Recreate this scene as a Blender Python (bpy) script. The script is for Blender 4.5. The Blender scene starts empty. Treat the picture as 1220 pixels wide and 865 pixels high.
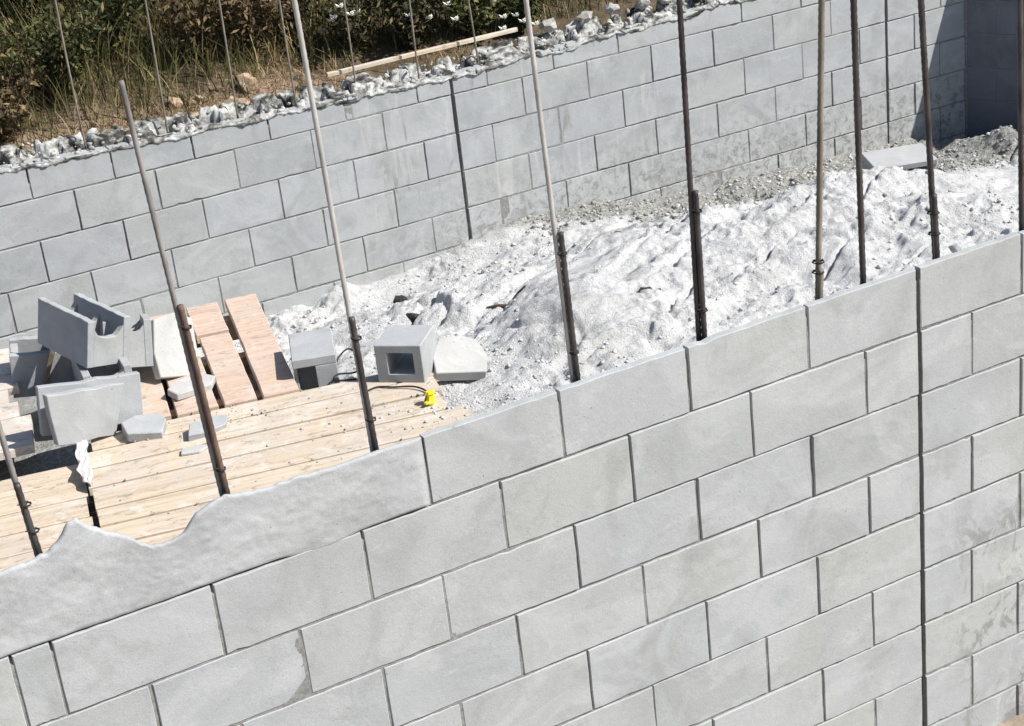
import bpy, bmesh, math, random
import numpy as np
from mathutils import Matrix, Vector, Euler

# ------------------------------------------------------------------ camera, sky, sun, exposure
scn = bpy.context.scene
COL = scn.collection
F_PX, W_PX = 2127.61, 1220.0
cam_d = bpy.data.cameras.new("camera")
cam_d.sensor_width = 36.0
cam_d.lens = F_PX * 36.0 / W_PX
cam_d.clip_start = 0.05
cam_d.clip_end = 4000
cam = bpy.data.objects.new("camera", cam_d)
COL.objects.link(cam)
R = [[0.8686273626360329, -0.4838530563097617, -0.10664297810679363],
     [-0.28454398661625224, -0.31095287927586335, -0.9068313109662245],
     [0.4056121602717473, 0.8180431081354416, -0.407779657008287]]
right = Vector(R[0]); up = -Vector(R[1]); back = -Vector(R[2])
m = Matrix((right, up, back)).transposed().to_4x4()
m.translation = Vector((-3.1666, -3.7121, 1.9699))
cam.matrix_world = m
scn.camera = cam

S = Vector((.535, -.52, .78)).normalized()          # direction towards the sun
elev = math.asin(S.z)
world = bpy.data.worlds.new("World"); scn.world = world
world.use_nodes = True
nt = world.node_tree
sky = nt.nodes.new("ShaderNodeTexSky"); sky.sky_type = 'NISHITA'
sky.sun_disc = False
sky.sun_elevation = elev
sky.sun_rotation = math.atan2(S.x, S.y)
nt.links.new(sky.outputs[0], nt.nodes["Background"].inputs[0])
nt.nodes["Background"].inputs[1].default_value = 0.075
sl = bpy.data.lights.new("sun", 'SUN'); sl.energy = 4.8; sl.angle = math.radians(.5)
sl.color = (1.0, .965, .91)
so = bpy.data.objects.new("sun", sl); COL.objects.link(so)
so.rotation_euler = S.to_track_quat('Z', 'Y').to_euler()
scn.view_settings.view_transform = 'Standard'
scn.view_settings.look = 'None'
scn.view_settings.gamma = 1
scn.view_settings.exposure = 0.52
scn.view_settings.use_curve_mapping = False

rnd = random.Random(7)
rng = np.random.default_rng(11)

# ------------------------------------------------------------------ helpers
def hash2(ix, iy, seed):
    h = (ix.astype(np.int64) * 374761393 + iy.astype(np.int64) * 668265263 + seed * 974711) & 0xffffffff
    h = ((h ^ (h >> 13)) * 1274126177) & 0xffffffff
    return ((h ^ (h >> 16)) & 0xffff) / 65535.0

def vnoise(x, y, seed=0):
    x = np.asarray(x, float); y = np.asarray(y, float)
    ix = np.floor(x); iy = np.floor(y)
    fx = x - ix; fy = y - iy
    fx = fx * fx * (3 - 2 * fx); fy = fy * fy * (3 - 2 * fy)
    a = hash2(ix, iy, seed); b = hash2(ix + 1, iy, seed)
    c = hash2(ix, iy + 1, seed); d = hash2(ix + 1, iy + 1, seed)
    return (a * (1 - fx) + b * fx) * (1 - fy) + (c * (1 - fx) + d * fx) * fy - .5

def fbm(x, y, f, octv=4, seed=0, gain=.5):
    t = 0; a = 1
    for i in range(octv):
        t = t + a * vnoise(np.asarray(x) * f, np.asarray(y) * f, seed + i * 17)
        f *= 2.03; a *= gain
    return t

def sstep(a, b, x):
    t = np.clip((x - a) / (b - a), 0, 1)
    return t * t * (3 - 2 * t)

class MB:
    def __init__(s): s.v = []; s.f = []
    def add(s, vs, fs):
        o = len(s.v); s.v += [tuple(map(float, q)) for q in vs]; s.f += [tuple(i + o for i in f) for f in fs]
    def box(s, x0, x1, y0, y1, z0, z1, M=None):
        vs = [(x0, y0, z0), (x1, y0, z0), (x1, y1, z0), (x0, y1, z0), (x0, y0, z1), (x1, y0, z1), (x1, y1, z1), (x0, y1, z1)]
        if M is not None: vs = [tuple(M @ Vector(q)) for q in vs]
        s.add(vs, [(0, 3, 2, 1), (4, 5, 6, 7), (0, 1, 5, 4), (1, 2, 6, 5), (2, 3, 7, 6), (3, 0, 4, 7)])
    def tube(s, pts, r, n=8, cap=True):
        pts = [Vector(p) for p in pts]
        rs = r if isinstance(r, (list, tuple)) else [r] * len(pts)
        rings = []
        for i, p in enumerate(pts):
            d = (pts[min(i + 1, len(pts) - 1)] - pts[max(i - 1, 0)]).normalized()
            a = d.cross(Vector((0, 1, 0)))
            if a.length < .1: a = d.cross(Vector((1, 0, 0)))
            a.normalize(); b = d.cross(a)
            rings.append([p + (a * math.cos(2 * math.pi * k / n) + b * math.sin(2 * math.pi * k / n)) * rs[i] for k in range(n)])
        vs = [q for rg in rings for q in rg]
        fs = []
        for i in range(len(pts) - 1):
            for k in range(n):
                fs.append((i * n + k, i * n + (k + 1) % n, (i + 1) * n + (k + 1) % n, (i + 1) * n + k))
        if cap:
            fs.append(tuple(range(n - 1, -1, -1))); fs.append(tuple((len(pts) - 1) * n + k for k in range(n)))
        s.add(vs, fs)
    def build(s, name, mat, parent=None, smooth=False):
        me = bpy.data.meshes.new(name); me.from_pydata(s.v, [], s.f); me.update()
        return link(name, me, mat, parent, smooth)

def link(name, me, mat, parent=None, smooth=False):
    o = bpy.data.objects.new(name, me); COL.objects.link(o)
    if mat is not None: me.materials.append(mat)
    if smooth: me.polygons.foreach_set('use_smooth', [True] * len(me.polygons))
    if parent is not None: o.parent = parent
    return o

def np_mesh(name, V, Fq, mat, parent=None, smooth=False):
    """V (n,3), Fq (m,k) arrays"""
    me = bpy.data.meshes.new(name)
    V = np.asarray(V, np.float32); Fq = np.asarray(Fq, np.int32); k = Fq.shape[1]
    me.vertices.add(len(V)); me.vertices.foreach_set('co', V.ravel())
    me.loops.add(Fq.size); me.loops.foreach_set('vertex_index', Fq.ravel())
    me.polygons.add(len(Fq)); me.polygons.foreach_set('loop_start', np.arange(0, Fq.size, k, dtype=np.int32))
    me.polygons.foreach_set('loop_total', np.full(len(Fq), k, np.int32))
    me.update(calc_edges=True); me.validate()
    return link(name, me, mat, parent, smooth)

def grid_faces(nx, ny):
    i, j = np.meshgrid(np.arange(nx - 1), np.arange(ny - 1), indexing='ij')
    a = i * ny + j
    return np.stack([a, a + ny, a + ny + 1, a + 1], -1).reshape(-1, 4)

def tag(o, label=None, cat=None, group=None, kind=None):
    if label: o['label'] = label
    if cat: o['category'] = cat
    if group: o['group'] = group
    if kind: o['kind'] = kind
    return o

def empty(name, loc=(0, 0, 0), rot=(0, 0, 0)):
    o = bpy.data.objects.new(name, None); COL.objects.link(o)
    o.empty_display_size = .1
    o.location = loc; o.rotation_euler = rot
    return o

# ------------------------------------------------------------------ materials
class Mat:
    def __init__(s, name, rough=.9):
        s.m = bpy.data.materials.new(name); s.m.use_nodes = True
        s.nt = s.m.node_tree; s.b = s.nt.nodes['Principled BSDF']
        s.b.inputs['Roughness'].default_value = rough
        s.b.inputs['Specular IOR Level'].default_value = .25
        s.geo = s.nt.nodes.new('ShaderNodeNewGeometry')
        s.tc = s.nt.nodes.new('ShaderNodeTexCoord')
    def n(s, t, **k):
        q = s.nt.nodes.new(t)
        for a, b in k.items(): setattr(q, a, b)
        return q
    def l(s, a, b): s.nt.links.new(a, b)
    def mapping(s, scale=(1, 1, 1), src=None):
        q = s.n('ShaderNodeMapping'); q.inputs['Scale'].default_value = scale
        s.l(src or s.tc.outputs['Object'], q.inputs[0]); return q.outputs[0]
    def noise(s, scale, detail=4, rough=.55, vec=None, dist=0):
        q = s.n('ShaderNodeTexNoise'); q.inputs['Scale'].default_value = scale
        q.inputs['Detail'].default_value = detail; q.inputs['Roughness'].default_value = rough
        q.inputs['Distortion'].default_value = dist
        s.l(vec or s.tc.outputs['Object'], q.inputs['Vector']); return q.outputs['Fac']
    def ramp(s, fac, stops, interp='LINEAR'):
        q = s.n('ShaderNodeValToRGB'); cr = q.color_ramp; cr.interpolation = interp
        while len(cr.elements) < len(stops): cr.elements.new(.5)
        for e, (p, c) in zip(cr.elements, stops):
            e.position = p; e.color = (*c, 1) if len(c) == 3 else c
        s.l(fac, q.inputs[0]); return q.outputs[0]
    def mix(s, fac, a, b, mode='MIX'):
        q = s.n('ShaderNodeMix', data_type='RGBA', blend_type=mode)
        for inp, v in ((q.inputs[0], fac), (q.inputs[6], a), (q.inputs[7], b)):
            if isinstance(v, (int, float)): inp.default_value = v
            elif isinstance(v, tuple): inp.default_value = (*v, 1)
            else: s.l(v, inp)
        return q.outputs[2]
    def math(s, op, a, b=0.0, clamp=False):
        q = s.n('ShaderNodeMath', operation=op, use_clamp=clamp)
        for i, v in enumerate((a, b)):
            if isinstance(v, (int, float)): q.inputs[i].default_value = v
            else: s.l(v, q.inputs[i])
        return q.outputs[0]
    def rng(s, v, a, b, c=0., d=1.):
        if a > b: a, b, c, d = b, a, d, c
        q = s.n('ShaderNodeMapRange', interpolation_type='SMOOTHSTEP'); s.l(v, q.inputs[0])
        for i, w in enumerate((a, b, c, d)): q.inputs[i + 1].default_value = w
        return q.outputs[0]
    def xyz(s):
        q = s.n('ShaderNodeSeparateXYZ'); s.l(s.tc.outputs['Object'], q.inputs[0]); return q.outputs
    def bump(s, h, strength=.3, dist=.01):
        q = s.n('ShaderNodeBump'); q.inputs['Strength'].default_value = strength
        q.inputs['Distance'].default_value = dist
        s.l(h, q.inputs['Height']); s.l(q.outputs[0], s.b.inputs['Normal'])
    def color(s, c):
        if isinstance(c, tuple): s.b.inputs['Base Color'].default_value = (*c, 1)
        else: s.l(c, s.b.inputs['Base Color'])

def block_mat(name, base, spread=.05, stains=None, isl=True, mottle=1.0):
    M = Mat(name)
    c = tuple(base)
    rp = M.geo.outputs['Random Per Island'] if isl else M.noise(1.2)
    lo = tuple(v * (1 - spread) for v in c); hi = tuple(min(1, v * (1 + spread * .8)) for v in c)
    col = M.ramp(rp, [(0, (lo[0] * .98, lo[1] * .99, lo[2] * 1.0)), (.35, (c[0] * 1.01, c[1] * 1.01, c[2] * .975)), (.65, (c[0] * .99, c[1] * .99, c[2] * 1.012)), (1, hi)])
    big = M.noise(5.5, 5, .6, dist=.6)
    col = M.mix(1.0, col, M.ramp(big, [(.28, (1 - .14 * mottle,) * 3), (.5, (1, 1, 1)), (.72, (1 + .05 * mottle,) * 3)]), 'MULTIPLY')
    bl = M.noise(2.6, 5, .62, M.mapping((1, 1, 1.5)), 1.4)
    col = M.mix(M.math('MULTIPLY', M.rng(bl, .48, .62), .50 * mottle), col, tuple(v * 1.22 for v in c))
    bl2 = M.noise(3.4, 6, .66, M.mapping((1.2, 1, 1)), 1.0)
    col = M.mix(M.math('MULTIPLY', M.rng(bl2, .53, .66), .40 * mottle), col, (c[0] * .72, c[1] * .73, c[2] * .70))
    yl = M.noise(1.9, 4, .6)
    col = M.mix(M.math('MULTIPLY', M.rng(yl, .50, .65), .16), col, (c[0] * 1.0, c[1] * 1.0, c[2] * .86))
    fine = M.noise(230, 3, .6)
    col = M.mix(1.0, col, M.ramp(fine, [(.3, (.9, .9, .9)), (.62, (1.03, 1.03, 1.03))]), 'MULTIPLY')
    sp = M.noise(95, 2, .5)
    col = M.mix(M.rng(sp, .70, .76), col, (c[0] * .55, c[1] * .55, c[2] * .55))
    # pale efflorescence and mortar scuffs
    eff = M.noise(9, 6, .68, M.mapping((1, 1, 1.6)), .9)
    col = M.mix(M.math('MULTIPLY', M.rng(eff, .60, .72), .35), col, (min(1, c[0] * 1.3), min(1, c[1] * 1.3), min(1, c[2] * 1.28)))
    if stains: col = stains(M, col, c)
    M.color(col)
    h = M.math('ADD', M.math('MULTIPLY', M.noise(260, 4, .7), .6), M.noise(40, 4, .6))
    M.bump(h, .35, .004)
    return M.m

def near_stains(M, col, c):
    x, y, z = M.xyz()
    box = M.math('MULTIPLY', M.rng(x, .05, .25), M.rng(z, 1.03, .78))
    n = M.noise(6.5, 6, .7, M.mapping((1.3, 1, 1)), 1.5)
    col = M.mix(M.math('MULTIPLY', M.math('MULTIPLY', box, M.rng(n, .50, .60)), .7), col, (.20, .20, .19))
    n2 = M.noise(11, 6, .7, M.mapping((1, 1, .8)), 1.0)
    col = M.mix(M.math('MULTIPLY', M.math('MULTIPLY', box, M.rng(n2, .56, .66)), .45), col, (.52, .52, .50))
    return col

def far_stains(M, col, c):
    x, y, z = M.xyz()
    # vertical grout runs in the middle of the wall, below the cap
    band = M.math('MULTIPLY', M.rng(x, -.9, -.3), M.rng(x, 1.9, 1.1))
    st = M.noise(1, 5, .65, M.mapping((17, 17, 1.6)), .9)
    brk = M.noise(3.2, 4, .6)
    f = M.math('MULTIPLY', M.math('MULTIPLY', band, M.rng(st, .54, .62)), M.rng(brk, .45, .55))
    col = M.mix(M.math('MULTIPLY', f, .35), col, (.52, .52, .50))
    st2 = M.noise(1, 5, .65, M.mapping((13, 13, 1.9)), 1.1)
    f2 = M.math('MULTIPLY', M.math('MULTIPLY', band, M.rng(st2, .57, .66)), M.rng(brk, .55, .42))
    col = M.mix(M.math('MULTIPLY', f2, .7), col, (.22, .22, .20))
    # splashed grey sand low on the wall
    low = M.math('MULTIPLY', M.rng(z, .95, .45), M.rng(x, -.8, .2))
    sp = M.noise(22, 6, .75, None, .8)
    col = M.mix(M.math('MULTIPLY', low, M.rng(sp, .50, .60)), col, (.22, .22, .20))
    col = M.mix(M.math('MULTIPLY', M.math('MULTIPLY', low, M.rng(sp, .47, .38)), .6), col, (.5, .5, .48))
    return col

M_NEAR = block_mat("block_near", (.378, .394, .400), .06, near_stains)
M_FAR = block_mat("block_far", (.362, .374, .378), .06, far_stains)
M_SIDE_SHADE = block_mat("block_side_shade", (.150, .158, .18), .04)  # side wall's shade painted in as a darker, bluer block colour
M_LOOSE = block_mat("block_loose", (.36, .372, .378), .01)

def mortar_mat(name, c):
    M = Mat(name)
    n = M.noise(60, 5, .7)
    M.color(M.ramp(n, [(.3, tuple(v * .7 for v in c)), (.7, tuple(v * 1.25 for v in c))]))
    M.bump(n, .6, .006); return M.m
M_JOINT = mortar_mat("joint_mortar", (.235, .235, .225))
M_JOINT_DARK = mortar_mat("control_joint", (.035, .035, .035))

def smear_mat():
    M = Mat("smeared_mortar", .85)
    n = M.noise(4.5, 6, .6, None, 1.2)
    col = M.ramp(n, [(.3, (.335, .347, .352)), (.5, (.385, .397, .402)), (.7, (.43, .44, .445))])
    sp = M.noise(75, 2, .5)
    col = M.mix(M.rng(sp, .72, .76), col, (.25, .2, .19))
    M.color(col)
    M.bump(M.math('ADD', M.noise(9, 4, .5), M.math('MULTIPLY', M.noise(220, 3, .6), .12)), .16, .01)
    return M.m
M_SMEAR = block_mat('smeared_mortar', (.376, .391, .397), .01, None, True, 1.15)

def cap_mat():
    M = Mat("rough_grout", .95)
    n = M.noise(8.5, 6, .66, M.mapping((1.0, 1.3, 1.3)), .5)
    col = M.ramp(n, [(.40, (.05, .05, .045)), (.46, (.15, .145, .135)), (.52, (.33, .33, .315)), (.58, (.52, .515, .50))])
    n2 = M.noise(55, 5, .75)
    col = M.mix(1., col, M.ramp(n2, [(.35, (.55, .55, .53)), (.6, (1.05, 1.05, 1.05))]), 'MULTIPLY')
    M.color(col); M.b.inputs['Specular IOR Level'].default_value = .05
    M.bump(M.noise(45, 4, .6), .35, .006); return M.m
M_CAP = cap_mat()

def sand_mat():
    M = Mat("white_sand", .95)
    n = M.noise(7, 8, .68, None, .8)
    f = M.noise(75, 5, .72)
    col = M.ramp(n, [(.3, (.50, .502, .497)), (.5, (.63, .633, .63)), (.7, (.70, .70, .705))])
    col = M.mix(M.rng(f, .60, .68), col, (.27, .27, .25))
    f3 = M.noise(34, 5, .75, M.mapping((1, 2.2, 1)), 1.1)
    col = M.mix(M.math('MULTIPLY', M.rng(f3, .59, .65), .8), col, (.2, .2, .19))
    att = M.n('ShaderNodeAttribute', attribute_name='gravelly')
    g = M.noise(48, 6, .75)
    gcol = M.ramp(g, [(.35, (.17, .17, .15)), (.5, (.32, .32, .30)), (.62, (.50, .50, .48))])
    col = M.mix(att.outputs['Fac'], col, gcol)
    M.color(col)
    M.bump(M.math('ADD', M.noise(36, 7, .75), M.noise(140, 3, .7)), .9, .016)
    return M.m
M_SAND = sand_mat()

def stone_mat(name, a, b, sc=14):
    M = Mat(name, .95)
    n = M.noise(sc, 6, .7)
    col = M.ramp(n, [(.3, a), (.65, b)])
    col = M.mix(1., col, M.ramp(M.geo.outputs['Random Per Island'], [(0, (.75, .75, .75)), (1, (1.2, 1.2, 1.2))]), 'MULTIPLY')
    M.color(col); M.bump(M.noise(60, 5, .7), .6, .01); return M.m
M_CLOD = stone_mat("sand_clod", (.40, .40, .39), (.58, .58, .575), 20)
M_MORT = block_mat('crusty_mortar', (.44, .44, .425), .01)
M_GRAV = stone_mat("gravel", (.17, .17, .155), (.42, .42, .40), 20)
M_CAPL = stone_mat('grout_lump', (.17, .17, .16), (.44, .44, .42), 12)
M_ROCK = stone_mat("pale_rock", (.22, .15, .09), (.52, .40, .28))
M_ROCKG = stone_mat("grey_rock", (.16, .15, .13), (.52, .5, .46))

def wood_mat(name, a, b, c, dirt=.5):
    M = Mat(name, .8)
    grain = M.noise(1, 6, .62, M.mapping((2.2, 46, 46)), .5)
    col = M.ramp(grain, [(.25, a), (.5, b), (.75, c)])
    ds = M.noise(2.3, 6, .7, None, .8)
    col = M.mix(M.math('MULTIPLY', M.rng(ds, .42, .60), .6 * dirt + .2), col, (.47, .43, .38))
    rp = M.geo.outputs['Random Per Island']
    col = M.mix(1., col, M.ramp(rp, [(0, (.84, .80, .78)), (.5, (1, 1, 1)), (1, (1.06, 1.08, 1.1))]), 'MULTIPLY')
    d = M.noise(5.5, 7, .7, None, 1.2)
    col = M.mix(M.math('MULTIPLY', M.rng(d, .52, .64), dirt), col, (.62, .6, .56))
    d2 = M.noise(15, 7, .78, M.mapping((1, 2.2, 1)), .8)
    col = M.mix(M.math('MULTIPLY', M.rng(d2, .54, .64), .6), col, (.2, .16, .12))
    M.color(col)
    M.bump(M.math('ADD', grain, M.noise(50, 4, .6)), .3, .004)
    return M.m
M_WOOD = wood_mat("pine_plank", (.40, .315, .23), (.535, .44, .335), (.61, .535, .43))
M_WOODP = wood_mat("pinkish_board", (.42, .30, .225), (.53, .40, .315), (.60, .48, .39), .3)
M_WOODW = wood_mat("weathered_plank", (.50, .40, .33), (.62, .53, .47), (.72, .66, .61), .8)
M_WOODD = wood_mat("old_timber", (.16, .12, .08), (.24, .19, .13), (.32, .26, .2), .2)

def metal_mat(name, a, b, rough=.55, metallic=.6):
    M = Mat(name, rough)
    n = M.noise(20, 5, .65, M.mapping((1, 1, .35)))
    M.color(M.ramp(n, [(.35, a), (.62, b)]))
    M.b.inputs['Metallic'].default_value = metallic
    M.bump(M.noise(160, 3, .6), .3, .001); return M.m
M_BARL = metal_mat("bar_light", (.36, .35, .34), (.58, .57, .55), .5, .35)
M_BARG = metal_mat('bar_greybrown', (.15, .135, .13), (.30, .28, .27), .7, .1)
M_BARD = metal_mat("bar_dark", (.035, .032, .034), (.11, .10, .10), .5, .4)
M_BARR = metal_mat("bar_rust", (.06, .04, .035), (.17, .115, .09), .8, .1)
M_BART = metal_mat("bar_tan", (.14, .12, .095), (.27, .235, .19), .75, .1)
def flat(name, c, rough=.7):
    M = Mat(name, rough)
    n = M.noise(40, 4, .6)
    M.color(M.ramp(n, [(.3, tuple(v * .8 for v in c)), (.7, tuple(min(1, v * 1.12) for v in c))]))
    M.bump(n, .3, .002); return M.m
M_WIRE = flat("wire_black", (.03, .03, .03))
M_YEL = flat("yellow_plastic", (.78, .60, .01), .45)
M_FLOWER = flat("white_petal", (.8, .8, .72))

def soil_mat():
    M = Mat("dry_soil", .97)
    n = M.noise(4, 7, .7, None, .7); f = M.noise(60, 5, .7)
    col = M.ramp(n, [(.3, (.05, .04, .022)), (.5, (.10, .078, .045)), (.7, (.20, .15, .09))])
    col = M.mix(M.rng(f, .5, .75), col, (.22, .17, .11))
    y = M.xyz()[1]; x = M.xyz()[0]
    tn = M.math('MULTIPLY', M.math('MULTIPLY', M.rng(y, 5.25, 4.8), M.rng(x, .6, .0)), M.rng(n, .36, .5))
    col = M.mix(tn, col, M.ramp(f, [(.35, (.22, .15, .095)), (.6, (.48, .36, .25))]))
    M.color(col); M.bump(M.noise(30, 7, .75), .9, .03); return M.m
M_SOIL = soil_mat()
def dirt_mat():
    M = Mat("grey_dirt", .97)
    n = M.noise(5, 7, .7); M.color(M.ramp(n, [(.3, (.20, .175, .15)), (.7, (.42, .38, .33))]))
    M.bump(M.noise(30, 7, .75), .9, .02); return M.m
M_DIRT = dirt_mat()
M_EARTH = stone_mat('tan_earth', (.20, .165, .125), (.40, .33, .26), 5)

def leaf_mat(name, stops):
    M = Mat(name, .75)
    col = M.ramp(M.geo.outputs['Random Per Island'], stops)
    n = M.noise(1.8, 3, .6)
    col = M.mix(1., col, M.ramp(n, [(.3, (.7, .72, .7)), (.7, (1.25, 1.2, 1.1))]), 'MULTIPLY')
    M.color(col)
    M.b.inputs['Subsurface Weight'].default_value = 0
    return M.m
M_GRASS = leaf_mat("mixed_grass", [(0, (.025, .034, .010)), (.35, (.06, .07, .02)), (.6, (.11, .095, .035)), (.85, (.20, .155, .075)), (1, (.36, .28, .17))])
M_STRAW = leaf_mat("dry_straw", [(0, (.10, .06, .03)), (.5, (.24, .165, .09)), (1, (.50, .38, .25))])
M_LEAF = leaf_mat("shrub_leaf", [(0, (.022, .032, .010)), (.55, (.055, .068, .022)), (.85, (.12, .115, .04)), (1, (.22, .17, .09))])
M_LEAFB = leaf_mat("brown_leaf", [(0, (.045, .033, .02)), (.6, (.12, .088, .045)), (1, (.26, .19, .10))])
M_LEAFD = leaf_mat("dark_leaf", [(0, (.02, .022, .010)), (.6, (.055, .055, .024)), (1, (.15, .12, .06))])
M_STEM = flat("stem_brown", (.12, .085, .05), .9)

def ico():
    bm = bmesh.new(); bmesh.ops.create_icosphere(bm, subdivisions=1, radius=1)
    v = np.array([q.co[:] for q in bm.verts]); f = np.array([[w.index for w in q.verts] for q in bm.faces]); bm.free(); return v, f
IV, IF = ico()
def scatter(name, pts, sizes, mat, kind='stuff', squash=.6, parent=None, label=None, cat=None):
    n = len(pts); V = np.zeros((n, len(IV), 3)); 
    for i in range(n):
        q = IV * (1 + .35 * (rng.random((len(IV), 1)) - .5) * 2)
        a = rng.random() * 6.28; c, s = math.cos(a), math.sin(a)
        sc = sizes[i] * np.array([1, .6 + .4 * rng.random(), squash])
        q = q * sc; q = np.stack([q[:, 0] * c - q[:, 1] * s, q[:, 0] * s + q[:, 1] * c, q[:, 2]], -1)
        V[i] = q + pts[i]
    F = (IF[None] + (np.arange(n) * len(IV))[:, None, None]).reshape(-1, 3)
    o = np_mesh(name, V.reshape(-1, 3), F, mat, parent)
    return tag(o, label, cat, kind=kind)


# ------------------------------------------------------------------ the setting: ground
FX, FY, FZ, FA = .6727, 4.349, -.2913, -.01207     # far wall origin and yaw
XC, YC = 4.062, 4.308                               # inner corner of far and side walls
AL = .45
SD = Vector((math.sin(AL), -math.cos(AL), 0))       # side wall runs towards the camera along this

def build_ground():
    g = MB(); L = 1500
    g.add([(-L, -L, -1.725), (L, -L, -1.725), (L, L, -1.725), (-L, L, -1.725)], [(0, 1, 2, 3)])
    o = g.build("ground", M_EARTH); tag(o, kind='structure')
build_ground()

def bank_z(x, y):
    d = np.maximum(y - 4.72, 0)
    z = -.43 + .30 * d * np.exp(-d / 9) + .0 * x
    z = z + .10 * fbm(x, y, .9, 4, 5) * sstep(0, .6, d) + .045 * fbm(x, y, 5., 4, 9)
    return z
def build_bank():
    xs = np.concatenate([np.linspace(-400, -7, 24), np.arange(-6.5, 8.5, .05), np.linspace(9, 400, 24)])
    ys = np.concatenate([np.arange(4.56, 9.5, .05), np.linspace(10, 900, 40)])
    X, Y = np.meshgrid(xs, ys, indexing='ij')
    Z = bank_z(X, Y)
    Yf = Y.copy()
    V = np.stack([X, Yf, Z], -1).reshape(-1, 3)
    F = grid_faces(len(xs), len(ys))
    o = np_mesh("hillside", V, F, M_SOIL, smooth=True); tag(o, kind='structure')
build_bank()

# heap of sand inside the walls
FARX = [-6, -.54, .07, .67, 1.34, 1.94, 3.10, 3.73, 4.06, 8]
FARZ = [-1.30, -1.35, -1.34, -1.297, -1.26, -1.33, -1.43, -1.455, -1.56, -1.58]
def gauss(x, y, cx, cy, sx, sy, h): return h * np.exp(-((x - cx) / sx) ** 2 - ((y - cy) / sy) ** 2)
def sand_base(x, y):
    zf = np.interp(x, FARX, FARZ)
    zn = np.interp(x, [-6, -1.2, -.9, -.4, .3, 1.2, 2.2, 3.2, 5, 8], [-1.02, -1.02, -.98, -.93, -.93, -.98, -1.0, -1.12, -1.4, -1.5])
    t = sstep(2.3, 4.25, y)
    t = np.where(x < -1.0, sstep(2.9, 4.3, y), t)
    z = zn * (1 - t) + zf * t
    z = z + gauss(x, y, .25, 2.35, .35, .4, .12) + gauss(x, y, .9, 3.1, .6, .45, .09) - gauss(x, y, -.15, 2.75, .25, .35, .07)
    z = z + gauss(x, y, 2.0, 2.9, .7, .45, .14) + gauss(x, y, -.05, 3.4, .35, .3, .06) + gauss(x, y, 3.9, 3.75, .22, .25, .14)
    return z
def sand_z(x, y):
    x = np.asarray(x, float); y = np.asarray(y, float)
    z = sand_base(x, y)
    r = fbm(x + .3 * vnoise(x * 3, y * 3, 3), y, 4.2, 5, 21, .55)
    amp = .050 * sstep(-1.3, -.9, x) + .02
    hf = (-np.abs(fbm(x, y, 17, 3, 71)) * .034 - np.abs(vnoise(x * 11 + y * 7, y * 20 - x * 5, 73)) * .026 + np.maximum(0, vnoise(x * 45, y * 45, 75) - .18) * .05) * sstep(-1.1, -.7, x)
    ridg = np.abs(vnoise(x * 7 + y * 3, y * 9 - x * 2, 41)) * .05 * sstep(-1.1, -.7, x)
    mk = sstep(-.18, .22, fbm(x, y, 1.9, 3, 171))
    hf = hf * (.18 + .60 * mk); ridg = ridg * (.3 + .5 * mk)
    q = x * .85 + y * .5; p = y * .85 - x * .5
    fold = np.abs(vnoise(q * 2.2 + .6 * vnoise(x * 4, y * 4, 8), p * 6.5, 44)); hf = hf - .034 * sstep(.09, 0., fold) * sstep(-1.1, -.7, x) * sstep(-.25, .1, vnoise(x * 1.7, y * 1.7, 45))
    return z + amp * r - ridg + hf
def build_sand():
    xs = np.concatenate([np.arange(-5.9, -2.4, .1), np.arange(-2.4, -1.1, .03), np.arange(-1.1, 4.2, .0085), np.arange(4.2, 5.95, .06)])
    ys = np.concatenate([np.arange(.16, 1.3, .05), np.arange(1.3, 4.42, .0085)])
    X, Y = np.meshgrid(xs, ys, indexing='ij')
    Z = sand_z(X, Y)
    V = np.stack([X, Y, Z], -1).reshape(-1, 3)
    F = grid_faces(len(xs), len(ys))
    o = np_mesh("sand", V, F, M_SAND, smooth=True); tag(o, kind='structure')
    yc = np.interp(X, [.2, 1.0, 1.8, 2.4, 3.0, 3.6, 4.2], [4.6, 4.15, 3.72, 3.78, 3.62, 3.35, 3.3])
    g = sstep(0, .12, Y - yc + .25 * fbm(X, Y, 6, 3, 77)) * sstep(.2, .8, X)
    g = np.maximum(g, 0.3 * sstep(.06, .16, .30 - np.hypot((X - .02) / 1.0, (Y - 2.15) / 1.6) + .2 * fbm(X, Y, 8, 3, 70)))
    g = np.maximum(g, sstep(-1.15, -1.4, X) * .9)
    a = o.data.attributes.new('gravelly', 'FLOAT', 'POINT'); a.data.foreach_set('value', g.ravel().astype(np.float32))
build_sand()

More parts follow.
